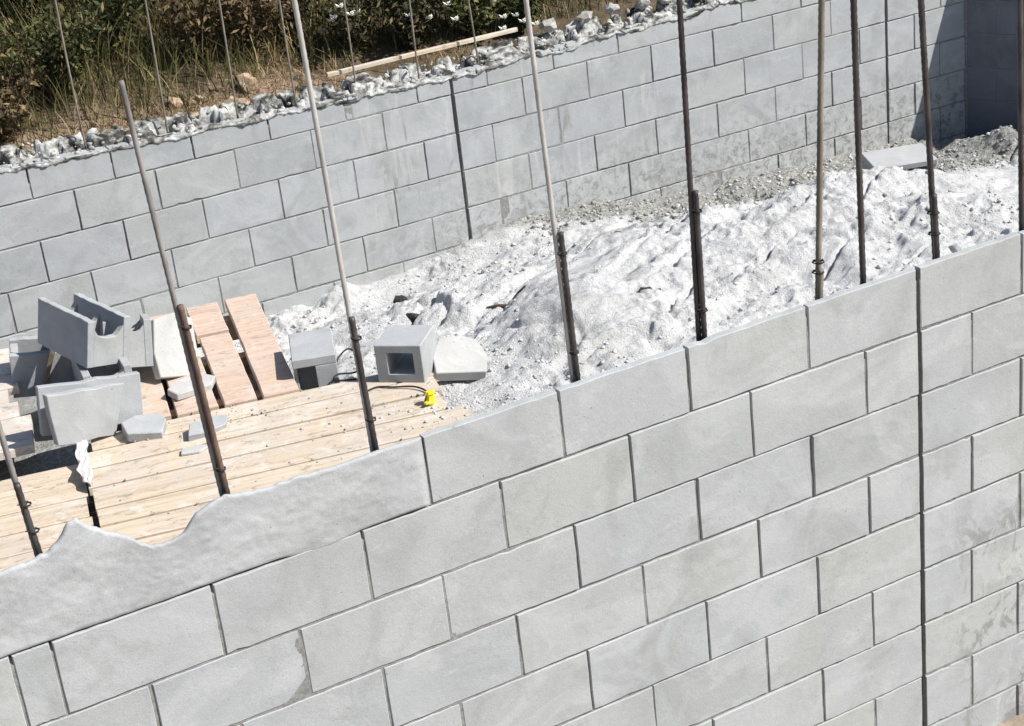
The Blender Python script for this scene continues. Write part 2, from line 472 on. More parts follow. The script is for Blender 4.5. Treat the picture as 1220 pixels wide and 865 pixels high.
# ------------------------------------------------------------------ block walls
def block_row(mb, xs, z0, z1, depth, gap=.0075, zt=None, ch=.0022, y0=0.):
    """hewn boxes between successive joints xs; small irregularities; local frame x along, y into the wall"""
    for a, b in zip(xs[:-1], xs[1:]):
        w = b - a
        if w < .03: continue
        g = gap / 2
        j = lambda s=.0016: rnd.uniform(-s, s)
        yy = y0 + rnd.uniform(-.0015, .0015)
        X0, X1 = a + g + j(), b - g + j()
        Z0 = z0 + g + j(); Z1 = z1 - g + j()
        T0 = T1 = Z1
        if zt: T0, T1 = zt(X0), zt(X1)
        ti = j(.0022)
        n = 14
        # front outline, slightly uneven
        out = []
        for k in range(n): out.append((X0 + (X1 - X0) * k / n, Z0 + j(.0012) + max(0, rnd.gauss(-.006, .004))))
        for k in range(3): out.append((X1 + j(.0011), Z0 + (T1 - Z0) * k / 3))
        for k in range(n): out.append((X1 - (X1 - X0) * k / n, T1 + (T0 - T1) * k / n + j(.0012) - max(0, rnd.gauss(-.006, .004))))
        for k in range(3): out.append((X0 + j(.0011), T0 - (T0 - Z0) * k / 3))
        cx, cz = (X0 + X1) / 2, (Z0 + T0) / 2
        N = len(out); vs = []
        sx = 1 - 2 * ch / (X1 - X0); sz = 1 - 2 * ch / max(.02, T0 - Z0)
        for (x, z) in out: vs.append((cx + (x - cx) * sx, yy + ti * (x - cx) / .2, cz + (z - cz) * sz))
        for (x, z) in out: vs.append((x, yy + ch + ti * (x - cx) / .2, z))
        for (x, z) in out: vs.append((x, depth, z))
        fs = [tuple(range(N))]
        for k in range(N):
            k2 = (k + 1) % N
            fs.append((k, N + k, N + k2, k2)); fs.append((N + k, 2 * N + k, 2 * N + k2, N + k2))
        fs.append(tuple(range(3 * N - 1, 2 * N - 1, -1)))
        mb.add(vs, fs)

def joint_sheet(name, x0, x1, z0, z1, dz, seed, parent, yb=.085):
    xs = np.arange(x0, x1, .016); zs = np.arange(z0, z1, .016)
    X, Z = np.meshgrid(xs, zs, indexing='ij')
    d = .0046 + .006 * fbm(X, Z, 2.6, 4, seed) + .0025 * fbm(X, Z, 20, 2, seed + 5)
    Y = np.clip(d, .0022, .0085)
    Y[:, -1] = yb; Y[:, 0] = yb
    V = np.stack([X, Y, Z + dz], -1).reshape(-1, 3)
    return np_mesh(name, V, grid_faces(len(xs), len(zs)), M_JOINT, parent, True)

def joints(lo, hi, off, step=.4, cuts=()):
    n0 = math.ceil((lo - off) / step); xs = [lo]
    x = off + n0 * step
    while x < hi - .02:
        if x > lo + .02: xs.append(x)
        x += step
    xs.append(hi)
    for c in cuts:
        if lo < c < hi: xs.append(c)
    xs = sorted(set(round(v, 4) for v in xs))
    return xs

# near wall: outer face towards the camera, top edge at z = 0
def near_wall():
    root = empty("block_wall", (0, 0, -1.78))
    tag(root, "long pale grey concrete block wall across the foreground with bars rising behind its top edge", "wall")
    off = Vector((0, 0, 1.78))
    ZR = [.0, -.1945, -.401, -.603, -.8015, -1.006, -1.205, -1.40, -1.60, -1.80]
    b = MB()
    for k in range(9):
        depth = .024 if k == 0 else .095
        o = 0 if k % 2 == 0 else .2
        lo = -6.0
        cuts = [0.0]
        if k == 1: cuts.append(-2.695)
        xs = joints(-6.0, 6.2, o, .4, cuts)
        xs = [x + (0 if x in (-6.0, 6.2, 0.0, -2.695) else rnd.uniform(-.004, .004)) for x in xs]
        if k == 0:
            xs = [x for x in xs if x > -1.64]; xs[0] = -1.6
        # wider gap at the control joint
        left = [x for x in xs if x < -.001] + [-.002]; right_ = [.006] + [x for x in xs if x > .001]
        zt_ = ZR[k] + (.0035 if k == 0 else 0)
        block_row(b, left, ZR[k + 1], zt_, depth)
        block_row(b, right_, ZR[k + 1], zt_, depth)
    b.v = [(x, y, z + 1.78) for x, y, z in b.v]
    b.build("blockwork", M_NEAR, root)
    joint_sheet("mortar_joint", -5.95, 6.1, -1.76, -.2, 1.78, 301, root, .02)
    joint_sheet("mortar_joint", -1.6, 6.1, -.212, -.012, 1.78, 301, root, .014)
    bk = MB(); bk.box(-6.0, 6.2, .0955, .19, -1.8, -.205)
    bk.v = [(x, y, z + 1.78) for x, y, z in bk.v]
    bk.build("back_shell", M_LOOSE, root)
    cj = MB(); cj.box(-.0035, .0075, .0015, .0040, -1.79, -.002)
    cj.v = [(x, y, z + 1.78) for x, y, z in cj.v]
    cj.build("control_joint", M_JOINT_DARK, root)
    # mortar coat with a torn upper edge at the left end
    ox = [-6, -2.67, -2.60, -2.55, -2.515, -2.50, -2.479, -2.454, -2.42, -2.376, -2.324, -2.29, -2.25, -2.22, -2.199, -2.16, -2.132, -2.08, -2.04, -1.99, -1.84, -1.72, -1.60]
    oz = [.0, .017, .022, .033, .06, .081, .091, .064, .03, .004, -.043, -.052, -.045, -.02, .0, .012, .022, .012, .004, .006, -.001, .002, -.001]
    xs = np.arange(-6.0, -1.601, .006)
    top = np.interp(xs, ox, oz) + (.006 * fbm(xs, xs * 0, 30, 4, 3) + .004 * fbm(xs, xs * 0 + 2, 90, 2, 4)) * (1 - .7 * sstep(-2.0, -1.8, xs))
    bot = -.1935 + .003 * fbm(xs, xs * 0 + 3, 9, 4, 8)
    bot = np.where((xs > -2.02) & (xs < -1.80), bot - .012 * np.sin(np.clip((xs + 2.02) / .22, 0, 1) * math.pi), bot)
    nt_ = 44
    rows = []
    for t in np.linspace(0, 1, nt_):
        z = bot + (top - bot) * t
        y = -.0012 - .0022 * fbm(xs, z, 4, 4, 14) - .0022 * fbm(xs, z * 2.2, 16, 4, 15) - .0012 * fbm(xs, z, 70, 2, 16)
        y = y - .006 * sstep(.12, .0, np.hypot(xs + 2.47, z - .01)) 
        edge = np.minimum(sstep(0, .005, t * (top - bot)), sstep(0, .004, (1 - t) * (top - bot)))
        y = y * edge + .002 * (1 - edge)
        y = y * sstep(-1.603, -1.62, xs) + .002 * sstep(-1.62, -1.603, xs)
        rows.append(np.stack([xs, y, z], -1))
    for yb, tt in ((.009, 1.0), (.030, .93)):
        rows.append(np.stack([xs, np.full_like(xs, yb), bot + (top - bot) * tt + (-.004 if tt < 1 else 0)], -1))
    rows.append(np.stack([xs, np.full_like(xs, .036), bot], -1))
    V = np.stack(rows, 1).reshape(-1, 3); V[:, 2] += 1.78
    np_mesh("mortar_coat", V, grid_faces(len(xs), len(rows))[:, ::-1], M_SMEAR, root, True)
near_wall()

def far_lip(x):   # height of the broken edge, x in wall frame
    return np.interp(x, [-5, -2.31, -1.66, -.95, -.03, .82, 1.73, 3.4], [-.32, -.32, -.359, -.38, -.396, -.39, -.366, -.33])
def far_wall():
    root = empty("block_wall", (FX, FY, -1.80), (0, 0, FA))
    tag(root, "rear grey concrete block wall with a ragged broken mortar top, sand heaped against its foot", "wall")
    # heights relative to base
    Z = [-.2826, -.483, -.687, -.895, -1.0986, -1.293, -1.50, -1.70, -1.9]
    b = MB(); L0, L1 = -5.2, 3.392
    for k in range(8):
        o = 0 if k % 2 == 1 else .2
        xs = joints(L0, L1, o, .4, (0.0, 2.8))
        xs = [x + (0 if x in (L0, L1, 0.0, 2.8) else rnd.uniform(-.006, .006)) for x in xs]
        if k == 1: xs = [x for x in xs if not (1.63 < x < 1.75)] 
        parts = [[x for x in xs if x < -.001] + [-.005], [.005] + [x for x in xs if .001 < x < 2.799] + [2.797], [2.805] + [x for x in xs if x > 2.801]]
        for q in parts:
            block_row(b, q, Z[k + 1], Z[k], .08, .008, (lambda x: float(far_lip(x)) + .012) if k == 0 else None)
    b.v = [(x, y, z + 1.8) for x, y, z in b.v]
    b.build("blockwork", M_FAR, root)
    joint_sheet("mortar_joint", L0, L1 - .01, -1.8, -.385, 1.8, 331, root, .03)
    mo = MB(); mo.box(L0, L1, .081, .19, -1.8, -.41)
    mo.v = [(x, y, z + 1.8) for x, y, z in mo.v]; mo.build("back_shell", M_LOOSE, root)
    for x in (0, 2.801):
        cj = MB(); cj.box(x - .005, x + .005, .0015, .0040, -1.8, -.402); cj.v = [(a, c, z + 1.8) for a, c, z in cj.v]
        cj.build("control_joint", M_JOINT_DARK, root)
    # ragged grout on top
    xs = np.arange(L0, L1, .009)
    lip = far_lip(xs) + .022 * fbm(xs, xs * 0, 7, 4, 31)
    core = np.abs(((xs / .2 + .0 + .15 * fbm(xs, xs * 0, 2, 2, 4)) % 1) - .5)
    rows = []
    jag = .010 * fbm(xs, xs * 0, 34, 3, 57)
    prof = [(.010, -.004), (-.003, -.004), (-.006, .002), (-.002, .010)]
    for i, (y, dz) in enumerate(prof):
        n1 = fbm(xs, xs * 0 + i * .03 + .3, 40, 3, 51)
        rows.append(np.stack([xs, y + .010 * n1 * (i > 0), lip + dz + jag * (i < 3)], -1))
    for i, y in enumerate(np.linspace(.010, .196, 34)):
        yy = xs * 0 + y
        lump = np.abs(fbm(xs + .02 * vnoise(xs * 30, yy * 30, 5), yy, 15, 4, 60))
        zt = lip + .012 + .27 * y + .020 * (lump - .15) + .008 * fbm(xs, yy, 55, 2, 61)
        hole = sstep(.34, .20, core) * sstep(.03, .05, yy) * sstep(.17, .14, yy) * sstep(-.16, .02, fbm(xs, yy * .5, 2.3, 2, 91))
        pit = sstep(.08, .2, fbm(xs, yy, 17, 2, 97))
        zt = zt - .10 * hole - .05 * pit
        rows.append(np.stack([xs, yy, zt], -1))
    rows.append(np.stack([xs, np.full_like(xs, .197), xs * 0 - .5], -1))
    V = np.stack(rows, 1).reshape(-1, 3); V[:, 2] += 1.8
    np_mesh("broken_mortar_top", V, grid_faces(len(xs), len(rows)), M_CAP, root, True)
    P_ = []; Sz = []
    for i in range(700):
        x = rng.uniform(-4, L1); y = rng.uniform(.0, .19)
        s_ = .004 + .016 * rng.random() ** 2.5
        P_.append((x, y, float(far_lip(x)) + .010 + .27 * y - s_ * .1 + 1.8)); Sz.append(s_)
    lm = scatter("mortar_crumb", P_, Sz, M_CAPL, squash=.75, parent=root)
far_wall()

def side_wall():
    rz = math.atan2(SD.y, SD.x)
    root = empty("block_wall", (XC, YC, -1.80), (0, 0, rz))
    tag(root, "shaded dark blue grey block wall at the right, meeting the rear wall", "wall")
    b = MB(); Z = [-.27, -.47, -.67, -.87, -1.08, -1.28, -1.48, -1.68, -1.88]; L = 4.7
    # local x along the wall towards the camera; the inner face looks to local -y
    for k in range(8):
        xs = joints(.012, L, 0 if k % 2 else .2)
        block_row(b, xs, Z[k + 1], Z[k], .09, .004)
    b.v = [(x, y, z + 1.8) for x, y, z in b.v]; b.build("blockwork", M_SIDE_SHADE, root)
    mo = MB(); mo.box(-.05, L, .004, .19, -1.8, -.275); mo.v = [(x, y, z + 1.8) for x, y, z in mo.v]
    mo.build("mortar_joint", M_JOINT, root)
side_wall()

# ------------------------------------------------------------------ reinforcing bars
def bar_mesh(mb, p0, p1, r, bend=.004, ribs=True):
    p0 = Vector(p0); p1 = Vector(p1); L = (p1 - p0).length
    n = max(8, int(L / .011)); pts = []; rs = []
    ph = rnd.uniform(0, 6)
    for i in range(n + 1):
        t = i / n
        p = p0.lerp(p1, t); p.x += bend * math.sin(t * 3.1 + ph) - bend * math.sin(ph); p.y += bend * .6 * math.sin(t * 4 + ph)
        pts.append(p); rs.append(r * (1.09 if i % 2 else .96) if ribs else r)
    mb.tube(pts, rs, 8)

def near_bar(x, lean, ztop, mat_long, lap, mat_lap, label, r=.0105, side=1, dz=0):
    root = empty("reinforcing_bar", (x - lean * .2, .05, -.2))
    tag(root, label, "rebar", "steel bars standing in the front wall")
    zt = ztop + .2
    a = MB(); bar_mesh(a, (-side * .006, 0, 0), (lean * zt - side * .002, 0, zt), r, .003)
    a.build("long_bar", mat_long, root, True)
    if lap is not None:
        zl = lap + .2
        a = MB(); bar_mesh(a, (side * r * .45, -r * 1.75, 0), (side * r * .15 + lean * zl, -r * 1.75, zl), max(.0078, r), .002)
        a.build("starter_bar", mat_lap, root, True)
        for k, tz in enumerate((.27, max(.3, zl - .06))):
            w = MB(); cx = lean * tz + side * r * .7; pts = []
            for q in range(15):
                an = q / 14 * 4 * math.pi
                pts.append((cx - side * r * .3 + 1.9 * r * math.cos(an), -.009 + 2.1 * r * math.sin(an), tz + .004 * q / 14))
            pts.append((cx - 3.2 * r, -.02, tz + .012))
            w.tube(pts, .0016, 5); w.build("tie_wire", M_WIRE, root, True)
    return root
near_bar(-2.568, -.053, .95, M_BARG, .20, M_BARD, "light steel bar at the far left edge, rising over the left planks", .0068)
near_bar(-2.111, -.040, 1.038, M_BARG, .505, M_BARR, "bar with its free tip against the rear wall, lapped with a rusty starter bar", .0064)
near_bar(-1.713, -.0216, 1.27, M_BARL, .352, M_BARD, "pale bar between the loose grey block and the hollow block, lapped near its foot", .0066)
near_bar(-1.123, -.0198, 1.25, M_BARL, .409, M_BARD, "pale bar in the middle of the picture with a dark starter bar against white sand", .0066)
near_bar(-.720, .0131, 1.22, M_BARD, .414, M_BARD, "thick dark bar with dark lap bar standing right of the middle of the sand heap", .0076)
near_bar(-.324, .063, 1.20, M_BART, .08, M_BART, "tan weathered bar leaning slightly to the right", .0085, -1)
near_bar(-.153, -.009, 1.18, M_BARD, None, M_BARD, "single almost black bar just right of the tan bar", .0088)
near_bar(.1045, -.049, 1.15, M_BARD, .195, M_BARD, "dark bar right of the wall's vertical control joint, in front of the shaded corner", .0088, -1)
near_bar(.4494, -.0225, 1.12, M_BARD, None, M_BARD, "dark bar at the very right edge of the picture", .0085)

far_bars = [(-1.20, "leftmost thin"), (-.80, "second from the left thin"), (-.44, "third from the left thin"), (-.13, "fourth from the left thin"),
            (.20, "thin"), (.55, "thin"), (.90, "thin")]
fl = ["thin brown bar at the left end of the rear wall top, among green grass",
      "thin brown bar on the rear wall just left of the front bar's free tip",
      "thin brown bar on the rear wall between the two heaps of pale rock",
      "thin brown bar on the rear wall beside the pale holed rock",
      "thin brown bar rising at the left end of the timber strip on the rear wall",
      "thin brown bar rising behind the middle of the timber strip on the rear wall",
      "thin brown bar rising near the right end of the timber strip on the rear wall"]
for (x, _), lb in zip(far_bars, fl):
    root = empty("reinforcing_bar", (x, 4.352 + .115 - (x - FX) * .012, -.42)); tag(root, lb, "rebar", "thin bars standing in the rear wall")
    a = MB(); ln = rnd.uniform(-.03, .02); h = rnd.uniform(.75, 1.0)
    bar_mesh(a, (0, 0, 0), (ln * h, .01, h), .0050, .006)
    a.build("bar", M_BART, root, True)

# ------------------------------------------------------------------ plank decks
DO = Vector((-1.551, 2.506, 0)); DA = math.radians(-12.5)
def deckM(z): return Matrix.Translation(Vector((DO.x, DO.y, z))) @ Matrix.Rotation(DA, 4, 'Z')
def plank(mb, u0, u1, v0, v1, t=.034, z=0, skew=0, rag=0., tilt=0.):
    """a sawn board with slightly uneven ends and edges; long axis u"""
    n = 10; ch = .003
    c = [rnd.uniform(-.0014, .0014) for _ in range(n + 1)]; d = [rnd.uniform(-.0014, .0014) for _ in range(n + 1)]
    e0 = rnd.uniform(-rag, rag); e1 = rnd.uniform(-rag, rag)
    tl = rnd.uniform(-.003, .003) + tilt
    vs = []
    for i in range(n + 1):
        u = (u0 + e0) + (u1 + e1 - u0 - e0) * i / n; s_ = skew * (u - u0)
        a = v0 + c[i] + s_; b = v1 + d[i] + s_
        zz = z + tl * (i / n - .5)
        vs += [(u, a, zz - t), (u, a, zz - ch), (u, a + ch, zz), (u, b - ch, zz), (u, b, zz - ch), (u, b, zz - t)]
    fs = []
    for i in range(n):
        for k in range(6):
            k2 = (k + 1) % 6; fs.append((i * 6 + k, i * 6 + k2, (i + 1) * 6 + k2, (i + 1) * 6 + k))
    fs.append(tuple(range(5, -1, -1))); fs.append(tuple(n * 6 + k for k in range(6)))
    fs = [tuple(reversed(f)) for f in fs]
    mb.add(vs, fs)

def deck(name, label, group, z, rows, mat, joist_u, vr):
    root = empty(name, (DO.x, DO.y, z - .1), (0, 0, DA)); tag(root, label, "plank deck", group)
    for (u0, u1, v0, v1, sk, rag) in rows:
        mb = MB(); plank(mb, u0, u1, v0, v1, .034, .1, sk, rag); mb.build("plank", mat, root)
    for u in joist_u:
        mb = MB(); mb.box(u - .03, u + .03, vr[0], vr[1], -.03, .064); mb.build("joist", M_WOODD, root)
    return root
VL = [.0, -.135, -.29, -.452, -.628, -.765, -.915, -1.07, -1.23]
rows = []
for i in range(8):
    v1, v0 = VL[i] - .0085, VL[i + 1] + .0075
    ul = -.372 if i < 3 else -.36
    if i == 0: ul = -.33
    rows.append((ul, [1.02, 1.0, .98, 1.05, 1.0, 1.02, .97, 1.0][i], v0, v1, rnd.uniform(-.004, .004), .006))
deck("plank_deck", "pale pine plank deck behind the front wall with planks running along it", "plank decks inside the walls", -.9, rows, M_WOOD, (-.2, .35, .85), (-1.22, -.01))
rows = []
VL2 = [-.16, -.31, -.46, -.62, -.782, -.93, -1.08]
for i in range(6):
    rows.append((-1.6, -.385 + rnd.uniform(-.01, .01), VL2[i + 1] + .0055, VL2[i] - .0055, 0, .004))
deck("plank_deck", "lower pine plank deck at the left edge, one plank below the main deck", "plank decks inside the walls", -.925, rows, M_WOOD, (-.5, -1.2), (-1.08, -.17))
rows = []
for i in range(8):
    v0 = -.06 + i * .152
    rows.append((-1.7, -.545 - .012 * i + rnd.uniform(-.04, .03), v0 + .004, v0 + .148, .01, .012))
deck("plank_deck", "weathered whitish plank deck at the left edge whose plank ends are ragged", "plank decks inside the walls", -.865, rows, M_WOODW, (-.75, -1.3), (-.05, 1.15))
# boards laid across, running towards the rear wall
root = empty("board_platform", (DO.x, DO.y, -1.0), (0, 0, DA))
tag(root, "pinkish brown boards with dark gaps running back to the rear wall, behind the main deck", "board platform")
cross = [(-.145, -.018, 0.02, .96), (.006, .166, .01, 1.1), (.192, .320, .0, .74), (.178, .318, .765, 1.13), (.345, .486, .0, 1.13)]
for (u0, u1, v0, v1) in cross:
    mb = MB(); plank(mb, v0, v1, -u1, -u0, .036, .105, rnd.uniform(-.008, .008), .006)
    mb.v = [(-y, x, z) for x, y, z in mb.v]
    mb.build("board", M_WOODP, root)
for v in (.12, .55, 1.0):
    mb = MB(); mb.box(-.12, .46, v - .03, v + .03, -.03, .068); mb.build("joist", M_WOODD, root)

# timber strip on the rear wall
root = empty("timber_strip", (.64, 4.54, -.29), (0, .0, .0))
tag(root, "long thin pale timber strip lying along the back of the rear wall top", "timber")
mb = MB(); plank(mb, -.56, .55, -.012, .012, .02, .02, .0, .01); mb.build("batten", M_WOOD, root)

# ------------------------------------------------------------------ loose concrete blocks
def rough_faces(mb, amt=.0012):
    mb.v = [(x + rnd.uniform(-amt, amt), y + rnd.uniform(-amt, amt), z + rnd.uniform(-amt, amt)) for x, y, z in mb.v]

def bev(o, w=.0035):
    md = o.modifiers.new('soft_edges', 'BEVEL'); md.width = w; md.segments = 1; md.limit_method = 'ANGLE'
    return o

def shell_plate(mb, x0, x1, y0, y1, z0, top):
    """upright plate with an uneven top edge: top is list of (x, z)"""
    n = len(top); vs = []
    for y in (y0, y1):
        for (x, z) in top: vs.append((x, y, z))
        for (x, z) in top: vs.append((x, y, z0))
    fs = []
    for i in range(n - 1):
        fs.append((n + i, n + i + 1, i + 1, i))
        fs.append((2 * n + i, 2 * n + i + 1, 3 * n + i + 1, 3 * n + i))
        fs.append((i, i + 1, 2 * n + i + 1, 2 * n + i))
        fs.append((n + i, 3 * n + i, 3 * n + i + 1, n + i + 1))
    fs.append((n, 0, 2 * n, 3 * n)); fs.append((n - 1, 2 * n - 1, 4 * n - 1, 3 * n - 1))
    mb.add(vs, fs)

def web_plate(mb, x0, x1, ylo, yhi, top):
    """web across the block with a scooped top: top is list of (y, z)"""
    n = len(top); vs = []
    for x in (x0, x1):
        for (y, z) in top: vs.append((x, y, z))
        for (y, z) in top: vs.append((x, y, 0))
    fs = []
    for i in range(n - 1):
        fs.append((i, i + 1, n + i + 1, n + i)); fs.append((3 * n + i, 3 * n + i + 1, 2 * n + i + 1, 2 * n + i))
        fs.append((2 * n + i, 2 * n + i + 1, i + 1, i)); fs.append((n + i, n + i + 1, 3 * n + i + 1, 3 * n + i))
    mb.add(vs, fs)

def bond_beam_block(name, label, loc, rot, mat=M_LOOSE, broken=False, scoop=.6):
    root = empty(name, loc, rot); tag(root, label, "concrete block", "loose concrete blocks on the planks")
    L, Wd, H, t = .195, .095, .19, .03
    a = MB(); n = 14
    tp = [(-L + 2 * L * i / n, H + (rnd.uniform(-.002, .002))) for i in range(n + 1)]
    shell_plate(a, -L, L, Wd - t, Wd, 0, tp)
    bev(a.build("shell", mat, root), .002)
    a = MB()
    tp = [(-L + 2 * L * i / n, H + rnd.uniform(-.002, .002)) for i in range(n + 1)]
    if broken: tp = [(x, z if x > -.05 else z - .0) for x, z in tp]
    shell_plate(a, -L, L, -Wd, -Wd + t, 0, tp)
    bev(a.build("shell", mat, root), .002)
    for cx in (-L + .017, 0.0, L - .017):
        a = MB(); m_ = 8
        top = []
        for i in range(m_ + 1):
            s_ = -1 + 2 * i / m_
            top.append(((Wd - t) * .998 * s_, H * (scoop + (1 - scoop) * .55 * abs(s_) ** 3) + rnd.uniform(-.003, .003)))
        web_plate(a, cx - .0155, cx + .0155, 0, 0, top)
        bev(a.build("web", mat, root), .002)
    return root

def rot(e): return Euler(e)
bond_beam_block("concrete_block", "grey hollow block with scooped web and upright shells, topmost of the left pile",
                (-1.741, 3.007, -.735), (.232, -.033, 1.811))
def slab_piece(name, label, loc, rot_, outline, th, mat=M_LOOSE, cat="broken block piece", group="broken block pieces on the planks"):
    """plate standing in local xz, outline list of (x,z), thickness along y"""
    n = len(outline); a = MB()
    vs = [(x, -th / 2, z) for x, z in outline] + [(x, th / 2, z) for x, z in outline]
    fs = [tuple(range(n)), tuple(range(2 * n - 1, n - 1, -1))] + [((i + 1) % n, i, n + i, n + (i + 1) % n) for i in range(n)]
    a.add(vs, fs)
    o = a.build(name, mat); bev(o, .003)
    o.location = loc; o.rotation_euler = rot_
    return tag(o, label, cat, group)
slab_piece("broken_slab", "tapered broken grey slab leaning in front of the long block at the left",
           (-1.913, 2.504, -.875), (-.02, .221, .247), [(-.12, 0), (-.03, -.006), (.05, .004), (.125, 0), (.14, .08), (.165, .2), (.1, .203), (.04, .197), (-.02, .202), (-.09, .198), (-.165, .203), (-.15, .12)], .035)
slab_piece("broken_slab", "long upright grey slab lying on edge behind the tapered slab at the left",
           (-1.865, 2.548, -.855), (-.13, .144, -.032), [(-.195, 0), (-.05, -.003), (.195, 0), (.196, .1), (.195, .19), (.08, .187), (.03, .192), (-.03, .183), (-.12, .188), (-.195, .19)], .036)
# flat fragment on the deck
slab_piece("block_fragment", "small flat grey fragment lying on the deck right of the broken slab",
           (-1.70, 2.44, -.878), (math.radians(-80), .08, -.35), [(-.06, -.05), (.07, -.06), (.085, .03), (.06, .075), (-.03, .07), (-.085, .03)], .042)
slab_piece("mortar_lump", "grey lump of set mortar on the deck behind the rusty bar's foot",
           (-1.50, 2.30, -.885), (math.radians(-78), .05, .1), [(-.09, -.03), (-.02, -.045), (.07, -.03), (.1, .02), (.04, .05), (-.05, .04)], .03)
slab_piece("mortar_lump", "thin white mortar flake on the deck just left of the rusty bar",
           (-1.60, 2.17, -.893), (math.radians(-86), .02, -.2), [(-.05, -.02), (.02, -.03), (.06, .0), (.03, .025), (-.04, .02)], .012, M_MORT)
# block behind, left
bond_beam_block("concrete_block", "grey block half hidden at the back left of the pile beside an upright brown board",
                (-1.80, 3.27, -.95), (.05, .12, -.25), scoop=.8)
bond_beam_block("concrete_block", "tilted grey block leaning behind the topmost block, nearest the brown boards",
                (-1.56, 3.06, -.86), (.15, .30, 1.35), scoop=.75)
bond_beam_block("concrete_block", "grey block lying under the topmost block of the left pile",
                (-1.70, 2.93, -.925), (.0, .03, 1.45), scoop=.8)
slab_piece("broken_slab", "whitish mortar covered slab propped between the left pile and the brown boards",
           (-1.43, 2.86, -.90), (-.45, .35, .15), [(-.08, 0), (.07, .01), (.10, .1), (.085, .25), (.0, .27), (-.09, .24), (-.1, .1)], .05, M_MORT)
slab_piece("block_fragment", "pale flat chunk of mortar on the brown boards right of the left pile",
           (-1.42, 2.68, -.875), (math.radians(-82), .05, .2), [(-.09, -.04), (.06, -.05), (.11, .0), (.08, .05), (-.04, .06), (-.1, .02)], .03, M_MORT)
mb = MB(); plank(mb, 0, .34, -.02, .02, .022, 0, 0, .004)
o = mb.build("upright_board", M_WOODD); o.location = (-1.93, 3.20, -.97); o.rotation_euler = (.2, -1.15, -.5)
tag(o, "short dark brown board standing on end at the back left of the block pile", "board")

# hollow half block with square opening
def half_block():
    root = empty("hollow_block", (-.60, 2.255, -.905), (0, 0, math.radians(-42.5)))
    tag(root, "small cube shaped block with a square hole facing the viewer, at the deck's right end", "concrete block", "loose concrete blocks on the planks")
    w, h, d = .096, .160, .36
    a = MB()   # outer ring minus hole: four walls, axis along y
    x0, x1, z0, z1 = -.045, .058, .038, .126
    def ring(y): return [(-w, y, 0), (w, y, 0), (w, y, h), (-w, y, h), (x0, y, z0), (x1, y, z0), (x1, y, z1), (x0, y, z1)]
    vs = ring(0) + ring(.2)
    fs = []
    for i in range(4):
        j = (i + 1) % 4
        fs.append((i, j, 4 + j, 4 + i)); fs.append((8 + j, 8 + i, 12 + i, 12 + j))
        fs.append((j, i, 8 + i, 8 + j)); fs.append((4 + i, 4 + j, 12 + j, 12 + i))
    a.add([(x + .006, y, z) for x, y, z in vs], fs)
    bev(a.build("shell", M_LOOSE, root), .004)
    return root
hb = half_block()
# place by front left bottom corner
c_, s_ = math.cos(math.radians(-42.5)), math.sin(math.radians(-42.5))
hb.location = (-.805 + .094 * c_, 2.248 + .094 * s_, -.9)

def notch_block():
    root = empty("concrete_block", (-.975 , 2.46, -1.0), (0, 0, math.radians(-20)))
    tag(root, "pale topped grey block with a dark opening in its end, just behind the deck", "concrete block", "loose concrete blocks on the planks")
    a = MB(); w, h, L = .088, .19, .285
    a.box(-w, w, 0, L, h - .038, h)          # top shell
    a.box(.0, w, 0, L, 0, h - .038)          # right shell
    a.box(-w, -w + .016, 0.03, L, 0, h - .038)
    a.box(-w + .016, .0, .10, .13, 0, h - .038)
    bev(a.build("shell", M_LOOSE, root), .003)
notch_block()
slab_piece("broken_slab", "sand covered pale slab lying tilted against the hollow block's right side",
           (-.50, 2.13, -.925), (math.radians(-66), .12, -.30), [(-.10, 0), (.10, -.01), (.115, .08), (.09, .17), (.03, .2), (-.06, .19), (-.1, .10)], .05, M_MORT)
def far_slab():
    root = empty("concrete_block", (3.16, 3.88, -1.475), (.22, .03, math.radians(-14)))
    tag(root, "bright block lying flat on the gravel near the shaded corner of the walls", "concrete block")
    a = MB(); a.box(-.19, .19, -.1, .1, .13, .165); a.box(-.19, -.15, -.095, .095, 0, .13); a.box(.15, .19, -.095, .095, 0, .13); a.box(-.02, .02, -.095, .095, 0, .13)
    bev(a.build("shell", M_LOOSE, root), .003)
far_slab()

# ------------------------------------------------------------------ small things on the deck
def wire(name, pts, r, label, mat=M_WIRE, cat="wire"):
    mb = MB(); P_ = []
    pts = [Vector(p) for p in pts]
    for i in range(len(pts) - 1):
        p0, p1, p2, p3 = pts[max(i - 1, 0)], pts[i], pts[i + 1], pts[min(i + 2, len(pts) - 1)]
        for k in range(6):
            t = k / 6
            P_.append(.5 * ((2 * p1) + (-p0 + p2) * t + (2 * p0 - 5 * p1 + 4 * p2 - p3) * t * t + (-p0 + 3 * p1 - 3 * p2 + p3) * t ** 3))
    P_.append(pts[-1]); mb.tube(P_, r, 6)
    return tag(mb.build(name, mat, None, True), label, cat)
zd = -.896
wire("black_wire", [(-.90, 2.45, zd), (-.86, 2.50, zd + .03), (-.80, 2.52, zd + .05), (-.78, 2.46, zd + .02), (-.83, 2.39, zd + .003), (-.90, 2.42, zd + .002), (-.93, 2.38, zd), (-.86, 2.33, zd)], .004,
     "black wire loop beside the foot of the pale bar, between the two pale blocks")
wire("black_cable", [(-.90, 2.19, zd), (-.83, 2.20, zd + .002), (-.78, 2.15, zd + .004), (-.72, 2.09, zd + .008), (-.70, 2.02, zd + .004), (-.735, 1.96, zd)], .004,
     "black cable running from under the hollow block to the yellow bit", cat="cable")
